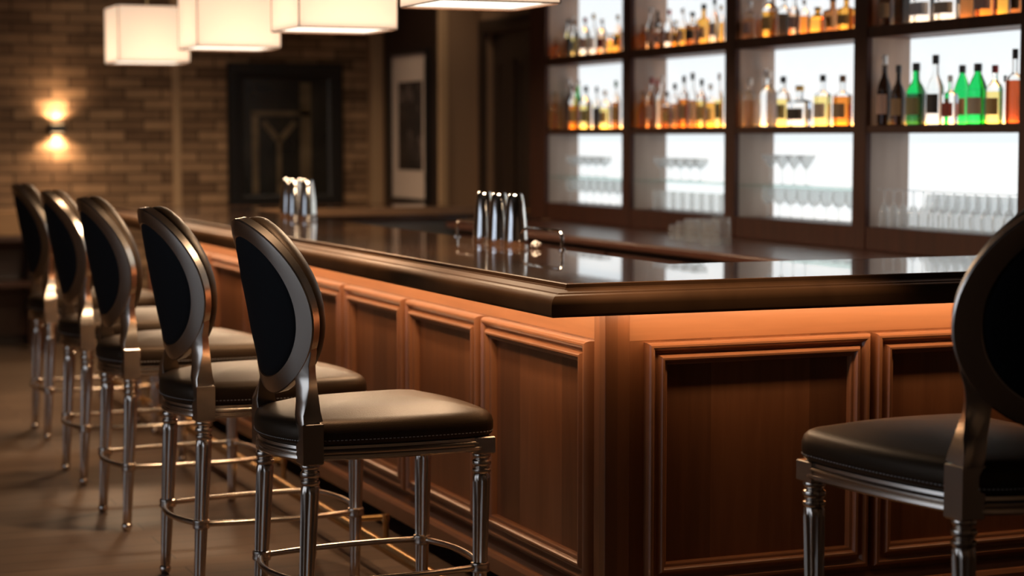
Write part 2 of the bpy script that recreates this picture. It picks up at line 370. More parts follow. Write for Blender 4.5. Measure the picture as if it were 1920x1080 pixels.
# warm light strips under the overhang
for x0, x1, y0, y1 in ((OX+.12, OX+.135, 5.12, 11.7), (OX+.2, 4.65, OY+.095, OY+.11)):
    MB().box(x0, x1, y0, y1, 1.004, 1.0095).build('light_strip', M['ledwarm'], btop)
LEDC = (1.0, .64, .38)
LEDW = 1.5
for k in range(6):
    y = 5.12+6.6*(k+.5)/6
    light('bar_strip_light', 'AREA', (FX-.095, y, .995), LEDW, LEDC, (0, math.radians(-50), 0), shape='RECTANGLE', size=.02, size_y=1.1)
    light('bar_strip_downlight', 'AREA', (FX-.15, y, .996), 1.0, LEDC, (0, 0, 0), shape='RECTANGLE', size=.02, size_y=1.1)
for k in range(2):
    x = 2.42+2.2*(k+.5)/2
    light('bar_strip_light', 'AREA', (x, FY-.09, .995), LEDW, LEDC, (math.radians(50), 0, 0), shape='RECTANGLE', size=1.1, size_y=.02)

# brass foot rail
rail = thing('foot_rail', 'brass foot rail on brackets along the base of the bar', 'foot rail', (2.10, 8.3, 0))
MB().tube([(2.10,4.75+6.85*q/12,.105) for q in range(13)], .0225, 16).build('rail_tube', M['brass'], rail)
for y in (5.4, 6.8, 8.2, 9.6, 11.0):
    MB().tube([(2.10,y,.105),(2.2,y,.105),(2.262,y,.105),(2.27,y,.098),(2.27,y,.0)], [.011,.011,.011,.011,.011], 10).lathe([(.02,0),(.02,.008),(.012,.012)], (2.27,y,0), 14).lathe([(.017,-.012),(.017,.012)], (2.268,y,.104), 12).build('bracket', M['brass'], rail)

# ------------------------------------------------------------------ bar stools (faces +X)
def stool_outline(off=0.0, n=24):
    c = [(-.275,-.205),(.28,-.243),(.28,.243),(-.275,.205)]          # back near, front near, front far, back far
    bow = [.022, .028, .022, .055]
    P = []
    for i in range(4):
        a = Vector(c[i]); b = Vector(c[(i+1)%4]); t = (b-a).normalized(); nrm = Vector((t.y, -t.x))
        for k in range(n):
            u = k/n
            P.append(a.lerp(b, u)+nrm*bow[i]*4*u*(1-u))
    L = len(P)
    for _ in range(3): P = [(P[i-1]+P[i]*2+P[(i+1)%L])/4 for i in range(L)]
    out = []
    for i in range(L):
        t = (P[(i+1)%L]-P[i-1]).normalized(); out.append(P[i]+Vector((t.y,-t.x))*off)
    return out
OUT = stool_outline()
def stool_ring(off, z, sc=1.0):
    L = len(OUT); r = []
    for i in range(L):
        t = (OUT[(i+1)%L]-OUT[i-1]).normalized(); p = (OUT[i]+Vector((t.y,-t.x))*off)*sc; r.append((p.x, p.y, z))
    return r
def back_x(z): return -.272 - .17*(z-.70) - .03*max(0, z-.70)**2
def make_stool(label):
    t = thing('bar_stool', label, 'bar stool', (0,0,0), 0, 'bar stools around the bar')
    ch = M['chrome']
    # cushion
    rg = [stool_ring(-.02,.634), stool_ring(0,.636), stool_ring(.010,.645), stool_ring(.0135,.662), stool_ring(.013,.680), stool_ring(.008,.695), stool_ring(-.003,.7055), stool_ring(-.02,.712)]
    for s_, z in ((.88,.720),(.74,.730),(.55,.738),(.36,.743),(.18,.745),(.04,.7455)): rg.append(stool_ring(-.02,z,s_))
    cu = MB().loft(rg).build('seat_cushion', M['leather'], t, angle=60)
    st = MB(); L = len(OUT)
    for i in range(L):
        for h in (0.12, .62):
            j = (i+1) % L; k0 = stool_ring_pt(i, j, h); k1 = stool_ring_pt(i, j, h+.28)
            st.tube([k0, k1], .0015, 4)
    st.build('stitching', M['thread'], cu)
    # seat frame
    pf = [(0,.634),(.001,.626),(.006,.623),(.007,.618),(.003,.6145),(.003,.610),(.008,.607),(.009,.600),(.004,.5945),(-.004,.593),(-.022,.593),(-.022,.634)]
    MB().loft([stool_ring(o, z) for o, z in pf], loop=True).build('seat_frame', ch, t, angle=50)
    # legs
    legs = [(-.264,-.204,-.288,-.207,True),(-.264,.204,-.288,.207,True),(.258,-.222,.249,-.220,False),(.258,.222,.249,.220,False)]
    at = []
    for (x0,y0,x1,y1,rear) in legs:
        zt = .703 if rear else .636
        m = MB(); h = .0305
        m.loft([[(x0+sx*q, y0+sy*q, z) for sx,sy in ((-1,-1),(1,-1),(1,1),(-1,1))] for q, z in ((h-.004,.585),(h,.589),(h,zt-.003),(h-.003,zt))])
        prof = [(.026,.586),(.028,.580),(.026,.574),(.0225,.571),(.0225,.567),(.0275,.563),(.0285,.557),(.0275,.551),(.023,.547),(.023,.541),(.0275,.538),(.028,.533),(.0265,.529),(.024,.526)]
        m.lathe([(r, z) for r, z in prof], (x0,y0,0), 24)
        rings = []; seg = 48
        for r, z in ((.0225,.527),(.0255,.520),(.0260,.50),(.0245,.40),(.0215,.25),(.0175,.08),(.0165,.034),(.014,.030)):
            u = (.527-z)/.527; cx = x0+(x1-x0)*u; cy = y0+(y1-y0)*u; fd = .17 if .04 < z < .51 else .0
            rings.append([(cx+r*(1-fd*(.5+.5*math.cos(12*2*PI*k/seg))**.7)*math.cos(2*PI*k/seg), cy+r*(1-fd*(.5+.5*math.cos(12*2*PI*k/seg))**.7)*math.sin(2*PI*k/seg), z) for k in range(seg)])
        m.loft(rings)
        m.lathe([(.012,.033),(.018,.028),(.0205,.02),(.018,.010),(.014,.004),(.013,0)], (x1,y1,0), 20)
        m.build('leg', ch, t, angle=40)
        u = (.527-.2475)/.527; at.append((x0+(x1-x0)*u, y0+(y1-y0)*u))
    # foot ring
    zr = .2475; order = [0,2,3,1]; bows = [.03,.045,.03,.05]; pts = []
    for q in range(4):
        a = Vector(at[order[q]]); b = Vector(at[order[(q+1)%4]]); tt = (b-a).normalized(); nrm = Vector((tt.y,-tt.x))
        for k in range(14):
            u = k/14; p = a.lerp(b, u)+nrm*(bows[q]*4*u*(1-u)); pts.append((p.x, p.y, zr))
    m = MB().tube(pts, .0095, 12, closed=True)
    for (x,y) in at: m.lathe([(.022,-.016),(.0275,-.013),(.0285,-.006),(.0265,0),(.0285,.006),(.0275,.013),(.022,.016)], (x,y,zr), 20)
    m.build('foot_ring', ch, t, angle=50)
    # oval back
    ZC_, A, B, w = 1.022, .240, .253, .052
    def bp(u, z, d):
        q = min(1, max(0, (z-.70)/.14)); q = q*q*(3-2*q)
        sl = 3.1*q*u; d2 = d/math.hypot(1, sl)
        return (back_x(z)+(1.55*u*u-.017)*q+d2, u-d2*sl, z+.17*d)
    n = 72; rings = []
    for k in range(n):
        a = 2*PI*k/n; ca, sa = math.cos(a), math.sin(a)
        r = []
        for q, d in ((0,-.014),(.0035,-.0175),(w*.5,-.019),(w-.0035,-.0175),(w,-.014),(w,.014),(w*.7,.018),(.0035,.018),(0,.0145)):
            r.append(bp((A-q)*ca, ZC_+(B-q)*sa, d))
        rings.append(r)
    MB().loft(rings, loop=True).build('back_frame', ch, t, angle=30)
    for s in (-1, 1):
        path = [(.204,.7025,.0285,.0285),(.200,.730,.028,.0265),(.190,.765,.026,.021),(.177,.803,.024,.0165),(.174,.838,.0235,.015),(.179,.868,.0235,.0145),(.192,.900,.022,.0135),(.204,.935,.016,.012)]
        rings = []
        for i, (u, z, hw, hd) in enumerate(path):
            rings.append([bp(s*u+du*hw, z, dd*hd+ (0.009 if i==0 else .004 if i==1 else 0)) for du, dd in ((-1,-1),(-.85,-1.12),(.85,-1.12),(1,-1),(1,1),(-1,1))])
        MB().loft(rings).build('back_post', ch, t, angle=40)
    def pad(sa_, sb_, prof):
        rings = []
        for f, d in prof: rings.append([bp(sa_*f*math.cos(2*PI*k/48), ZC_+sb_*f*math.sin(2*PI*k/48), d) for k in range(48)])
        return MB().loft(rings)
    pad(.232, .248, [(.82,.008),(.955,.014),(.99,.021),(1.003,.034),(1.0,.05),(.975,.066),(.92,.080),(.82,.090),(.66,.098),(.45,.102),(.2,.104),(.03,.104)]).build('back_cushion', M['leather'], t, angle=60)
    pad(A-w+.002, B-w+.002, [(.9,.006),(1.0,-.002),(1.0,-.010),(.975,-.014),(.9,-.0165),(.6,-.019),(.3,-.020),(.03,-.020)]).build('back_panel', M['fabricblk'], t, angle=60)
    return t
def stool_ring_pt(i, j, h):
    a = STR[i]; b = STR[j]; return tuple(a[q]+(b[q]-a[q])*h for q in range(3))
STR = stool_ring(.0128, .652)
stools = [((1.79,5.49,0), 3, 'nearest bar stool of the long row, black leather seat and oval back'),
          ((1.71,6.44,0), 3, 'second bar stool from the near end of the long row, chrome legs'),
          ((1.715,7.64,0), 2, 'third bar stool of the long row, midway along the bar'),
          ((1.74,8.70,0), 1, 'fourth bar stool of the long row, next to last before brick wall'),
          ((1.803,10.06,0), 0, 'farthest bar stool of the long row, closest to brick wall')]
s0 = make_stool(stools[0][2]); s0.location = stools[0][0]; s0.rotation_euler = (0,0,math.radians(stools[0][1]))
for loc, r, lb in stools[1:]: dup(s0, loc, math.radians(r), lb)
dup(s0, (2.832,4.01,0), math.radians(94), 'lone bar stool at the short end of bar, cut by picture edge', 1.08)

# ------------------------------------------------------------------ pendant lamps
LX0, LW, LZ, LH = 2.35, .45, 1.98, .345
def pendant(y0, label):
    x0 = LX0; x1 = x0+LW; y1 = y0+LW; cx, cy = x0+LW/2, y0+LW/2
    t = thing('pendant_lamp', label, 'pendant lamp', (cx, cy, LZ), 0, 'box pendant lamps over the bar')
    sh = MB()
    r = .012
    pl = []
    for (px, py, a0) in ((x1-r,y0+r,-90),(x1-r,y1-r,0),(x0+r,y1-r,90),(x0+r,y0+r,180)):
        for q in range(4):
            a = math.radians(a0+30*q); pl.append((px+r*math.cos(a), py+r*math.sin(a)))
    n = len(pl)
    sh.loft([[(x,y,z) for x,y in pl] for z in (LZ, LZ+LH)], cap0=False, cap1=False)
    sh.build('lamp_shade', M['shade'], t)
    MB().box(x0+.012,x1-.012,y0+.012,y1-.012,LZ+.006,LZ+.010).build('diffuser', M['diffuser'], t)
    for z in (LZ-.001, LZ+LH+.001): MB().tube([(x,y,z) for x,y in pl], .0028, 6, closed=True).build('shade_trim', M['ring'], t)
    for (px, py) in ((x0,y0),(x1,y0),(x1,y1),(x0,y1)):
        MB().tube([(px+.002*(1 if px==x0 else -1), py+.002*(1 if py==y0 else -1), LZ),(px+.002*(1 if px==x0 else -1), py+.002*(1 if py==y0 else -1), LZ+LH)], .0028, 6).build('edge_seam', M['ring'], t)
    MB().tube([(cx,cy,LZ+.2),(cx,cy,ZC)], .006, 8).lathe([(.06,ZC-.03),(.06,ZC)], (cx,cy,0), 20).tube([(x0+.01,cy,LZ+LH-.01),(x1-.01,cy,LZ+LH-.01)], .004, 6).build('stem', M['brass'], t)
    MB().lathe([(.004,-.055),(.022,-.045),(.03,-.02),(.026,.01),(.014,.03),(.013,.05)], (cx,cy,LZ+.17), 16).build('bulb', M['lampglow'], t)
    light('pendant_bulb', 'POINT', (cx,cy,LZ+.15), 1.2, (1.0,.72,.46), shadow_soft_size=.05)
    light('pendant_downlight', 'AREA', (cx,cy,LZ+.002), 30, (1.0,.70,.44), shape='SQUARE', size=.40)
for y0, lb in ((6.40,'nearest box pendant lamp above bar, cut by top of picture'), (8.18,'second box pendant lamp from the bar corner, cream shade'),
               (10.08,'third box pendant lamp from the bar corner, cream shade'), (12.2,'farthest box pendant lamp, smallest, before brick wall')):
    pendant(y0, lb)

# ------------------------------------------------------------------ back bar
BX = 4.8; BXB = 5.04
bc = thing('back_cabinet', 'dark brown back bar cabinet under the lit shelves', 'cabinet', (4.5, 8.9, 0))
MB().box(4.16, BXB, 6.3, 11.1, .0, .958).build('cabinet_body', M['shelfwood'], bc)
for k in range(5):
    y0 = 6.34+k*.86
    d = MB().box(4.14, 4.16, y0, y0+.82, .1, .93).build('cabinet_door', M['shelfwood'], bc, bevel=.004)
    MB().tube([(4.14,y0+.4,.82),(4.115,y0+.4,.82),(4.115,y0+.52,.82),(4.14,y0+.52,.82)], .005, 8).build('door_handle', M['brass'], d, org=tuple(bc.location))
wt = solo(MB().box(4.1, BXB, 6.25, 11.12, .96, 1.0), 'back_worktop', M['worktop'], 'reddish-brown wooden worktop below the lit bottle shelves', 'worktop', (4.5,8.9,.96), bevel=.012)

shelf = thing('back_bar_shelves', 'tall dark wooden shelf unit with white backlit niches behind the bar', 'shelf unit', (4.92, 8.9, 1.0))
openings = [(10.11,11.22),(8.89,10.0),(7.67,8.78),(6.45,7.56)]        # from the door end
rows = [(1.105,1.526),(1.56,1.95),(2.0,2.40),(2.45,2.85)]
for y0, y1 in ((6.33,6.45),(7.56,7.67),(8.78,8.89),(10.0,10.11),(11.22,11.47)):
    u = MB().box(BX, BX+.03, y0, y1, 1.0, 2.95).build('upright', M['shelfwood'], shelf, bevel=.004)
    MB().box(BX+.03, BXB, y0+.004, y1-.004, 1.0, 2.95).build('upright_side', M['divider'], u, org=tuple(shelf.location))
for (y0, y1) in openings:
    MB().box(BX+.005, BXB, y0, y1, 1.001, 1.105).build('bottom_rail', M['shelfwood'], shelf, bevel=.003)
    for z0, z1 in ((1.526,1.56),(1.95,2.0),(2.40,2.45),(2.85,2.95)):
        MB().box(BX+.005, BXB, y0, y1, z0, z1).build('shelf_board', M['shelfwood'], shelf, bevel=.003)
    for z0, z1 in rows:
        MB().box(BXB-.012, BXB-.004, y0+.002, y1-.002, z0+.001, z1-.001).build('light_panel', M['lightpanel'], shelf)
    for z0 in (1.56, 2.0, 2.45):
        MB().box(BXB-.035, BXB-.014, y0+.01, y1-.01, z0+.0005, z0+.014).build('shelf_light', M['ledamber'], shelf)
for (y0, y1) in openings[:3]:
    MB().box(BX+.02, BXB-.015, y0+.003, y1-.003, 1.262, 1.27).build('glass_shelf', M['shelfglass'], shelf)

# ------------------------------------------------------------------ bottles
TINT = {'amber':(.85,.42,.07), 'orange':(.85,.27,.04), 'yellow':(.95,.78,.28), 'brown':(.35,.13,.04), 'dark':(.03,.018,.012), 'peach':(.9,.58,.36), 'clear':(.96,.98,.98),
        'green':(.02,.62,.14), 'dark green':(.02,.12,.04), 'olive':(.5,.5,.1), 'white':(.93,.93,.93), 'red':(.5,.09,.03)}
GM = {k: glass('bottle_glass_'+k.replace(' ', '_'), v, .04) for k, v in TINT.items()}
CAPC = {'black':(.012,.012,.014), 'white':(.75,.75,.75), 'red':(.35,.03,.03), 'silver':(.6,.6,.6), 'green':(.03,.2,.08), 'brown':(.2,.1,.04), 'gold':(.5,.34,.1)}
CM = {k: plain('cap_'+k, v, .35, .6 if k in ('silver','gold') else 0) for k, v in CAPC.items()}
LABC = {'cream':(.62,.52,.38), 'tan':(.42,.27,.14), 'dark':(.05,.045,.04), 'pink':(.62,.42,.34), 'red':(.38,.06,.04), 'olive':(.33,.29,.12), 'gold':(.6,.4,.13), 'white':(.8,.8,.8)}
LM = {k: plain('label_'+k, v, .6) for k, v in LABC.items()}
SH = {   # (radius fraction, height fraction) profiles; the first run is the filled body
 'round':  (2.0, [(.9,0),(1,.015),(1,.55)], [(1,.55),(.97,.6),(.8,.66),(.5,.71),(.34,.75),(.30,.9)]),
 'slender':(2.0, [(.9,0),(1,.015),(1,.50)], [(1,.5),(.96,.54),(.7,.63),(.45,.69),(.36,.74),(.34,.9)]),
 'tapered':(2.0, [(.92,0),(1,.015),(1,.56)], [(1,.56),(.97,.59),(.72,.70),(.48,.79),(.34,.84),(.31,.9)]),
 'square': (5.0, [(.9,0),(.96,.015),(.96,.58)], [(.96,.58),(.92,.61),(.6,.645),(.34,.67),(.28,.70),(.28,.88)]),
 'squat':  (2.0, [(.85,0),(1,.02),(1,.5)], [(1,.5),(.95,.58),(.75,.66),(.42,.72),(.3,.76),(.32,.88)]),
}
cache = {}; placed = []
def bmesh_of(key, fn):
    if key not in cache: cache[key] = fn()
    return cache[key]
def bottle(x, y, z, w, h, shape, tint, neck, cap, lab, label, group):
    sup, body, nk = SH[shape]
    for _ in range(40):
        hit = [q for q in placed if abs(q[2]-z) < .01 and math.hypot(q[0]-x, q[1]-y) < (q[3]+w)/2*1.12+.002]
        if not hit: break
        x = BX+.155 if x < BX+.1 and _ == 0 else x; y += .004*(1 if y >= hit[0][1] else -1)
    lo, hi = min(((p, q) for p, q in openings), key=lambda b: abs((b[0]+b[1])/2-y))
    yc = min(max(y, lo+w/2+.004), hi-w/2-.004)
    if abs(yc-y) > 1e-6: w *= .7; y = min(max(y, lo+w/2+.004), hi-w/2-.004); x = BX+.186 if x > BX+.1 else BX+.028
    placed.append((x, y, z, w))
    t = thing(shape+'_bottle', label, 'bottle', (x, y, z), 0, group)
    R = w/2
    b = bpy.data.objects.new('bottle_body', bmesh_of(('b',shape,tint), lambda: MB().lathe([(r, q) for r, q in body], seg=28, sup=sup).data('bottle_body', GM[tint])))
    n = bpy.data.objects.new('bottle_neck', bmesh_of(('n',shape,neck), lambda: MB().lathe([(r, q+.001) for r, q in nk], seg=28, sup=sup).data('bottle_neck', GM[neck])))
    c = bpy.data.objects.new('cap', bmesh_of(('c',shape,cap), lambda: MB().lathe([(.34,.865),(.40,.87),(.40,.99),(.36,1.0)], seg=20).data('cap', CM[cap])))
    parts = [b, n, c]
    if lab:
        def mk():
            m = MB(); a0, a1 = PI-.95, PI+.95+.35; n_ = 14; k = 1.0 if sup == 2 else None
            ri = []
            for zz in (.16, .44):
                rr = []
                for rad in (1.012, 1.03):
                    line = []
                    for i in range(n_):
                        a = a0+(a1-a0)*i/(n_-1); ca, sa = math.cos(a), math.sin(a)
                        q = rad*(1 if sup == 2 else .96*(abs(ca)**sup+abs(sa)**sup)**(-1/sup)); line.append((q*ca, q*sa, zz))
                    rr.append(line)
                ri.append(rr[0]+rr[1][::-1])
            return m.loft(ri).data('bottle_label', LM[lab])
        parts.append(bpy.data.objects.new('bottle_label', bmesh_of(('l',shape,lab), mk)))
    for o in parts:
        C.objects.link(o); o.parent = t; o.scale = (R, R, h)
    return t
# px centre, px width, px top in the photograph, shape, tint, neck, cap, label colour
ROWS = {
 ('middle', 3): [(1655,23,105,'slender','dark','dark','silver','pink'),(1681,23,123,'slender','dark','dark','black','tan'),(1714,31,119,'slender','dark green','green','black','olive'),
    (1750,27,104,'slender','clear','clear','black','dark'),(1778,22,142,'square','clear','clear','silver','red'),(1800,27,123,'tapered','green','green','black','tan'),(1829,32,120,'tapered','green','green','black','cream'),
    (1861,26,123,'round','yellow','clear','red','gold'),(1880,12,142,'slender','clear','clear','black',None),(1898,24,93,'square','red','clear','black',None)],
 ('upper', 3): [(1657,24,-45,'round','brown','brown','black','tan'),(1685,28,-40,'square','dark','dark','black',None),(1727,42,-38,'square','white','clear','silver','white'),(1772,38,-35,'square','white','clear','gold','cream'),
    (1809,26,-45,'round','brown','brown','gold',None),(1843,30,-50,'square','orange','clear','black','pink'),(1873,24,-42,'round','amber','clear','gold',None),(1898,22,-50,'round','brown','brown','black','dark')],
 ('middle', 2): [(1404,21,148,'round','peach','clear','white',None),(1421,18,131,'slender','clear','clear','white',None),(1439,27,134,'round','white','clear','white',None),(1466,24,144,'round','yellow','clear','black','olive'),
    (1497,35,161,'square','clear','clear','gold','dark'),(1540,24,141,'square','yellow','clear','black','cream'),(1577,26,142,'square','orange','clear','brown','tan')],
 ('upper', 2): [(1403,19,5,'round','peach','clear','silver','pink'),(1418,13,0,'slender','brown','clear','silver',None),(1441,26,-14,'round','amber','clear','white','gold'),(1466,22,-8,'round','dark','clear','black',None),
    (1486,17,-10,'slender','peach','clear','black','pink'),(1504,17,2,'round','orange','clear','silver',None),(1529,27,16,'squat','amber','amber','gold',None),(1557,27,-4,'square','brown','brown','black','tan'),(1582,24,-6,'square','amber','amber','brown','gold')],
 ('middle', 1): [(1194,17,172,'squat','amber','amber','brown',None),(1210,12,150,'slender','brown','brown','red','pink'),(1221,16,146,'round','peach','clear','red','pink'),(1236,16,144,'round','peach','clear','white',None),(1250,14,172,'square','brown','clear','black','gold'),
    (1264,16,157,'round','brown','clear','black','tan'),(1281,16,143,'round','orange','clear','black','tan'),(1297,17,137,'slender','brown','clear','black','cream'),(1314,16,149,'round','yellow','clear','black','gold'),(1331,18,158,'square','amber','clear','silver','gold'),(1347,13,138,'slender','yellow','clear','silver','olive')],
 ('upper', 1): [(1194,16,50,'squat','orange','orange','brown',None),(1206,13,26,'slender','dark','dark','black',None),(1219,14,18,'slender','peach','clear','white','pink'),(1236,15,38,'round','brown','clear','brown','pink'),(1253,15,20,'round','clear','clear','red','tan'),(1265,13,40,'round','amber','clear','gold','tan'),
    (1278,15,18,'slender','amber','clear','silver','tan'),(1296,20,25,'square','brown','clear','black','dark'),(1317,21,10,'square','amber','amber','black','tan'),(1337,15,0,'slender','clear','clear','black','white'),(1349,12,12,'round','amber','clear','gold',None)],
 ('middle', 0): [(1022,13,175,'squat','amber','amber','brown',None),(1035,11,150,'slender','dark','dark','silver',None),(1047,14,157,'round','brown','clear','silver','pink'),(1062,16,152,'slender','olive','green','white',None),(1078,15,163,'round','orange','clear','red','gold'),(1098,18,162,'round','yellow','clear','black','olive'),
    (1118,12,163,'slender','dark','clear','black','dark'),(1134,18,170,'round','yellow','clear','white','gold'),(1154,14,152,'round','brown','clear','green','gold')],
 ('upper', 0): [(1025,12,75,'squat','orange','orange','brown',None),(1041,13,50,'round','brown','clear','silver','pink'),(1054,12,35,'slender','dark','dark','silver','gold'),(1065,11,38,'slender','dark','clear','black',None),(1078,15,40,'round','yellow','clear','brown','olive'),(1096,16,35,'round','clear','clear','red','pink'),
    (1112,14,28,'slender','clear','clear','gold','white'),(1128,15,38,'round','peach','clear','silver','red'),(1143,14,68,'squat','amber','amber','brown',None),(1157,14,30,'slender','amber','clear','gold','gold')],
}
ORD = ['first','second','third','fourth','fifth','sixth','seventh','eighth','ninth','tenth','eleventh']
BAY = ['bay nearest the door','second bay from door','third bay from door','bay farthest from door']
for (row, bay), L in ROWS.items():
    zb = (1.56 if row == 'middle' else 2.0)+.0005
    lay = 0; prev = None
    for k, (px, pw, top, shape, tint, neck, cap, lab) in enumerate(L):
        lay = 1-lay if prev and (px-pw/2) < prev+2.5 else 0
        prev = px+pw/2
        X = BX+(.062, .155)[lay]
        y0, y1 = openings[bay]
        Y = y_at(px, X); s_ = scale_at(X, Y)
        wd = pw/s_/ math.cos(YAW)*1.1
        Y = min(max(Y, y0+wd/2+.006), y1-wd/2-.006)
        ztop = CAMZ-(top-260)/s_; h = min(max(ztop-zb, .12), .36)
        wd = min(wd, .105)
        lb = f'{tint} {shape} bottle, {cap} cap, {ORD[k]} from door end, {row} shelf, {BAY[bay]}'
        bottle(X, Y, zb, wd, h, shape, tint, neck, cap, lab, lb, f'bottles on the {row} shelf')

# ------------------------------------------------------------------ glassware in the lower niches
def gl_prof(kind):
    if kind == 'martini': return [(.034,0),(.034,.003),(.006,.007),(.004,.02),(.004,.075),(.008,.082),(.05,.15),(.0485,.15),(.006,.084),(.0005,.082)]
    if kind == 'coupe':   return [(.033,0),(.033,.003),(.006,.007),(.004,.02),(.004,.065),(.02,.074),(.042,.095),(.047,.125),(.0455,.125),(.04,.097),(.018,.077),(.0005,.074)]
    if kind == 'wine':    return [(.033,0),(.033,.003),(.006,.007),(.004,.02),(.004,.07),(.022,.08),(.036,.105),(.037,.13),(.031,.165),(.0295,.165),(.0355,.13),(.0345,.106),(.02,.083),(.0005,.08)]
    if kind == 'flute':   return [(.03,0),(.03,.003),(.006,.007),(.004,.02),(.004,.06),(.016,.075),(.026,.11),(.024,.17),(.0225,.17),(.0245,.11),(.014,.078),(.0005,.074)]
    return [(.034,0),(.036,.004),(.041,.105),(.039,.105),(.034,.012),(.0005,.012)]       # tumbler
M['tumblerglass'] = thin_glass('tumbler_glass', .13)
GMESH = {k: MB().lathe(gl_prof(k), seg=24).data(k+'_glass', M['tumblerglass' if k == 'tumbler' else 'clear'], 50) for k in ('martini','coupe','wine','flute','tumbler')}
def glassware(kind, x, y, z, label, group, flip=False, sc=1):
    o = bpy.data.objects.new(kind+'_glass', GMESH[kind]); C.objects.link(o); o.location = (x, y, z); o.scale = (sc,)*3
    if flip:
        o.rotation_euler = (PI, 0, 0); o.location.z += max(p[1] for p in gl_prof(kind))*sc+.0005
    return tag(o, label, 'glass', group)
zg = 1.1055; zs = 1.2705
def glass_row(bay, tier, kind, n, z, x, y0, y1, grp, flip=False):
    for k in range(n):
        y = y1-(y1-y0)*k/max(1, n-1)
        glassware(kind, x, y, z, f'clear {kind} glass, {ORD[k] if k < 11 else ["twelfth","thirteenth","fourteenth"][k-11]} from door end, {tier}, {BAY[bay]}', grp, flip, .93 if kind == 'wine' else 1)
G_ = 'glasses in the lit lower niches'
for bay, kind, kt, nt_ in ((0,'wine','coupe',5),(1,'tumbler','coupe',5),(2,'wine','martini',4)):
    y0, y1 = openings[bay]
    glass_row(bay, 'niche floor', kind, 9, zg, BX+.12, y0+.08, y1-.14, G_)
    glass_row(bay, 'glass shelf', kt, nt_, zs, BX+.12, y1-.16-.115*(nt_-1), y1-.16, G_)
y0, y1 = openings[3]
glass_row(3, 'front row of niche', 'flute', 14, zg, BX+.065, y0+.06, y1-.06, G_, True)
glass_row(3, 'rear row of niche', 'wine', 11, zg, BX+.16, y0+.07, y1-.30, G_)
# upturned glasses on the worktop
for k, (x, px, sc) in enumerate(((4.42,1352,1.25),(4.33,1334,1.1),(4.49,1322,1.05),(4.38,1304,1.05),(4.46,1296,1.0),(4.40,1280,.9),(4.42,1264,.7))):
    glassware('tumbler', x, y_at(px, x), 1.0005, f'upturned tumbler on the worktop, {ORD[k]} from the tallest end of cluster', 'upturned tumblers on the worktop', True, sc)

# ------------------------------------------------------------------ shaker tins and things on the bar
TM = MB().lathe([(.046,0),(.0475,.004),(.047,.02),(.0475,.022),(.0465,.03),(.042,.10),(.033,.175),(.0295,.194),(.0265,.201),(.021,.2045),(.004,.2045)], seg=32).data('shaker_tin', M['tin'], 40)
def tin(x, y, label, group):
    o = bpy.data.objects.new('shaker_tin', TM); C.objects.link(o); o.location = (x, y, 1.0873); return tag(o, label, 'shaker tin', group)
for x, y, lb in ((2.84,7.25,'upturned steel shaker tin, rearmost of near trio on bar top'),(2.828,7.06,'upturned steel shaker tin, middle of near trio on bar top'),(2.847,6.94,'upturned steel shaker tin beside the white napkin, end of near trio')):
    tin(x, y, lb, 'near shaker tins on the bar')
for x, y, lb in ((2.823,10.05,'far steel shaker tin on bar, rearmost of the four'),(2.786,9.80,'far steel shaker tin on bar, second of the four, slightly nearer'),(2.825,9.70,'far steel shaker tin on bar, front of the cluster'),(2.854,9.90,'far steel shaker tin on bar, third of the four, by inner edge')):
    tin(x, y, lb, 'far shaker tins on the bar')
rl = thing('service_rail', 'bent chrome service rail standing on bar top behind shaker tins', 'rail', (2.89, 7.2, 1.0873))
pts = []
def arc(cx, cy, cz, dy, a0, a1):
    for q in range(6):
        a = a0+(a1-a0)*q/5; pts.append((cx, cy+dy*.03*math.cos(a), cz+.03*math.sin(a)))
pts.append((2.91,6.64,1.0873)); arc(2.91,6.67,1.128,-1,0,PI/2); arc(2.91,7.72,1.128,1,PI/2,0); pts.append((2.91,7.75,1.0873))
MB().tube(pts, .0065, 10).build('rail_tube', M['tin'], rl)
for y in (6.64, 7.75): MB().lathe([(.014,0),(.014,.004),(.008,.008)], (2.91,y,1.0873), 16).build('rail_foot', M['tin'], rl)
# crumpled napkin
nb = MB(); rings = []
for i in range(9):
    f = i/8; ph = PI*f; rr = []
    for k in range(20):
        a = 2*PI*k/20; q = .017*(1+.35*math.sin(3*a+5*f)+.25*math.sin(7*a-9*f))
        rr.append((2.87+q*math.sin(ph)*math.cos(a), 6.80+q*math.sin(ph)*math.sin(a), 1.0874+.014-.014*math.cos(ph)*(1+.2*math.sin(4*a)*f)))
    rings.append(rr)
solo(nb.loft(rings), 'paper_napkin', M['napkin'], 'small crumpled white napkin on bar top beside shaker tins', 'napkin', (2.87,6.80,1.0874))

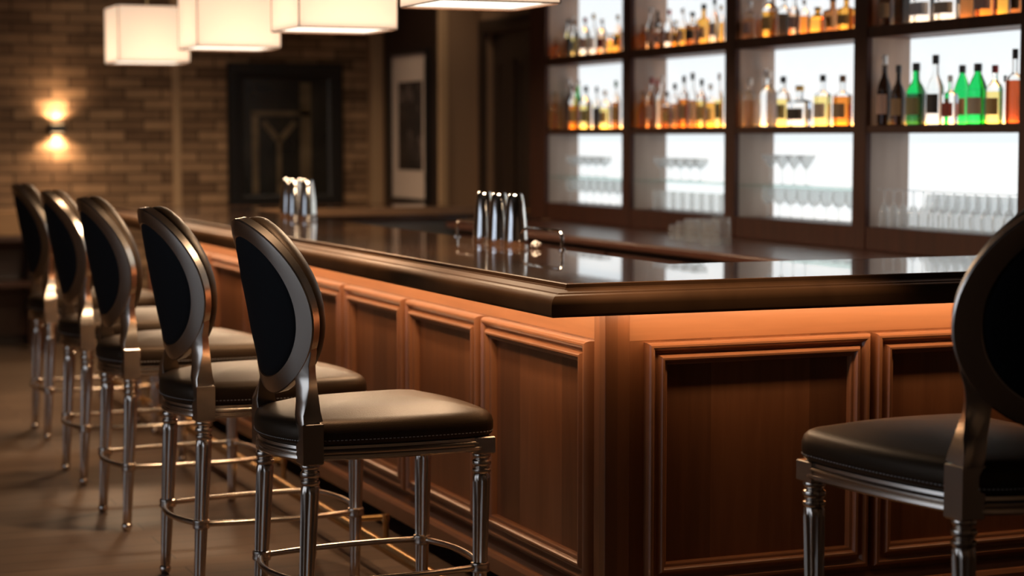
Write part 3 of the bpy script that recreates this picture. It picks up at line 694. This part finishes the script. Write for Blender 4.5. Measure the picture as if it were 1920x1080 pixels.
# ------------------------------------------------------------------ wall decor
def wall_picture():
    x0, x1, z0, z1 = 3.60, 4.50, .96, 2.07
    t = thing('framed_picture', 'black framed dark picture with tan shapes on the brick wall', 'picture', ((x0+x1)/2, YB, z0))
    y = YB
    MB().sweep([(0,0),(0,.04),(.01,.05),(.09,.045),(.115,.03),(.115,0)], [(x0,y,z0),(x0,y,z1),(x1,y,z1),(x1,y,z0)], (0,-1,0), closed=True, flip=-1).build('picture_frame', M['black'], t)
    MB().box(x0+.11, x1-.11, y-.014, y, z0+.11, z1-.11).build('art_print', M['artdark'], t)
    a = MB(); yy = y-.0155
    def sx(px): return x0+(px-418)/(637-418)*(x1-x0)
    def sz(py): return z1-(py-120)/(390-120)*(z1-z0)
    def bar_(p0, p1, w):
        (ax, az), (bx, bz) = (sx(p0[0]), sz(p0[1])), (sx(p1[0]), sz(p1[1])); d = Vector((bx-ax, bz-az)); nn = Vector((-d.y, d.x)).normalized()*w/2
        q = [(ax+nn.x, az+nn.y),(ax-nn.x, az-nn.y),(bx-nn.x, bz-nn.y),(bx+nn.x, bz+nn.y)]
        a.add([(px_, yy, pz_) for px_, pz_ in q]+[(px_, yy+.001, pz_) for px_, pz_ in q], [(0,1,2,3),(7,6,5,4),(0,4,5,1),(1,5,6,2),(2,6,7,3),(3,7,4,0)])
    bar_((566,155),(566,360),.085); bar_((470,212),(470,360),.05); bar_((462,212),(575,212),.035)
    bar_((486,228),(514,262),.045); bar_((546,228),(516,262),.045); bar_((515,258),(515,360),.035)
    a.build('tan_shapes', M['arttan'], t)
    return t
wall_picture()
def side_picture():
    X = XP; ya, yb = 13.16, 14.32
    t = thing('portrait_picture', 'portrait picture in wide off-white mat and dark surround beside brick wall', 'picture', (X, (ya+yb)/2, .95))
    MB().box(X-.025, X, ya, yb, .95, 2.5).build('dark_surround', M['darkwood'], t, bevel=.004)
    y0, y1, z0, z1 = 13.31, 14.10, 1.06, 2.12
    MB().sweep([(0,0),(0,.03),(.03,.034),(.034,0)], [(X-.025,y0-.03,z0-.03),(X-.025,y0-.03,z1+.03),(X-.025,y1+.03,z1+.03),(X-.025,y1+.03,z0-.03)], (-1,0,0), closed=True, flip=1).build('picture_frame', M['black'], t)
    MB().box(X-.034, X-.02, y0, y1, z0, z1).build('picture_mat', M['mat'], t)
    MB().box(X-.038, X-.03, y0+.11, y1-.15, z0+.21, z1-.2).build('portrait_print', M['photo'], t)
side_picture()
# wall sconce
sx_, sz_ = 2.33, 1.575
sc = thing('wall_sconce', 'small dark wall sconce throwing warm light up and down on brick', 'wall lamp', (sx_, YB, sz_))
MB().box(sx_-.06, sx_+.06, YB-.10, YB, sz_-.03, sz_+.03).build('sconce_body', M['blackmetal'], sc, bevel=.006)
for zz in (-.0302, .0302):
    MB().lathe([(.04,zz-.002),(.04,zz+.002)], (sx_,YB-.055,sz_), 20).build('sconce_lens', M['lampglow'], sc)
for sgn in (1, -1):
    light('sconce_light', 'SPOT', (sx_, YB-.04, sz_+sgn*.034), 28, (1.0,.62,.34), (0 if sgn < 0 else PI, 0, 0), spot_size=math.radians(150), spot_blend=.8, shadow_soft_size=.03)

# console with a box, far left
cs = thing('console_table', 'dark red-brown console cabinet against the brick wall', 'console', (1.55, 14.2, 0))
MB().box(.9, 2.2, 13.95, 14.46, .78, .82).build('console_top', M['redwood'], cs, bevel=.006)
MB().box(.95, 2.15, 14.0, 14.46, .46, .5).box(.95, 2.15, 14.44, 14.46, .08, .78).build('console_shelf', M['redwood'], cs)
for x in (.95, 2.09):
    for y in (14.0, 14.40): MB().box(x, x+.06, y, y+.06, 0, .78).build('leg', M['redwood'], cs)
solo(MB().box(1.72, 2.03, 14.05, 14.3, .8205, .985), 'wooden_box', M['tanwood'], 'tan wooden box on the dark console by brick wall', 'box', (1.87,14.17,.8205), bevel=.006)

# ------------------------------------------------------------------ unseen ceiling lamps added to light seats, floor and walls
for k, (x, y) in enumerate(((1.9,5.35),(1.9,7.1),(1.9,8.9),(1.9,10.8),(2.75,4.72))):  # spots added to warm the seats, bar edge and floor
    t = thing('added_spot', f'{ORD[k]} added unseen ceiling spot counted from the nearest row end to the short bar end', 'added light', (x,y,ZC), 0, 'added ceiling spots')
    MB().lathe([(.045,ZC-.004),(.06,ZC-.006),(.06,ZC),(.045,ZC)], (x,y,0), 24).build('spot_trim', M['blackmetal'], t)
    MB().lathe([(.04,ZC-.003),(.04,ZC-.001)], (x,y,0), 20).build('spot_lens', M['lampglow'], t)
    light('added_spot_light', 'SPOT', (x,y,ZC-.02), 150 if k < 4 else 140, (1.0,.66,.40), (0, math.radians(0), 0), spot_size=math.radians(44 if k < 4 else 36), spot_blend=.6, shadow_soft_size=.05)

for k, (x, y, rx, ry, e) in enumerate(((-2.1,2.0,0,44,42),(-2.1,5.0,0,44,42),(-2.1,8.0,0,44,34),(-2.1,11.0,0,44,14),(-1.0,-1.4,-40,0,40),(2.2,-1.4,-40,0,40),(4.2,-1.4,-40,0,30),(1.1,13.4,42,0,30),(2.9,13.4,42,0,14),(4.5,12.2,35,0,28),(3.7,13.3,0,-38,26))):  # washers added to brighten the walls that the metal reflects, and the brick
    t = thing('added_washer', f'added unseen wall washer lamp, {(ORD+["twelfth"])[k]} counted from the left wall side round the room', 'added light', (x,y,ZC), 0, 'added wall washers')
    MB().lathe([(.045,ZC-.004),(.06,ZC-.006),(.06,ZC),(.045,ZC)], (x,y,0), 24).build('washer_trim', M['blackmetal'], t)
    light('added_washer_light', 'SPOT', (x,y,ZC-.02), e, (1.0,.74,.5), (math.radians(rx), math.radians(ry), 0), spot_size=math.radians(76), spot_blend=.9, shadow_soft_size=.06)

wd = bpy.data.worlds.new('world'); S.world = wd; wd.use_nodes = True
wd.node_tree.nodes['Background'].inputs['Color'].default_value = (.02,.016,.012,1); wd.node_tree.nodes['Background'].inputs['Strength'].default_value = 1
cy = S.cycles
cy.use_denoising = True; cy.max_bounces = 10; cy.transmission_bounces = 8; cy.transparent_max_bounces = 24; cy.diffuse_bounces = 4; cy.glossy_bounces = 5
cy.sample_clamp_indirect = 6; cy.blur_glossy = .5; cy.caustics_reflective = False
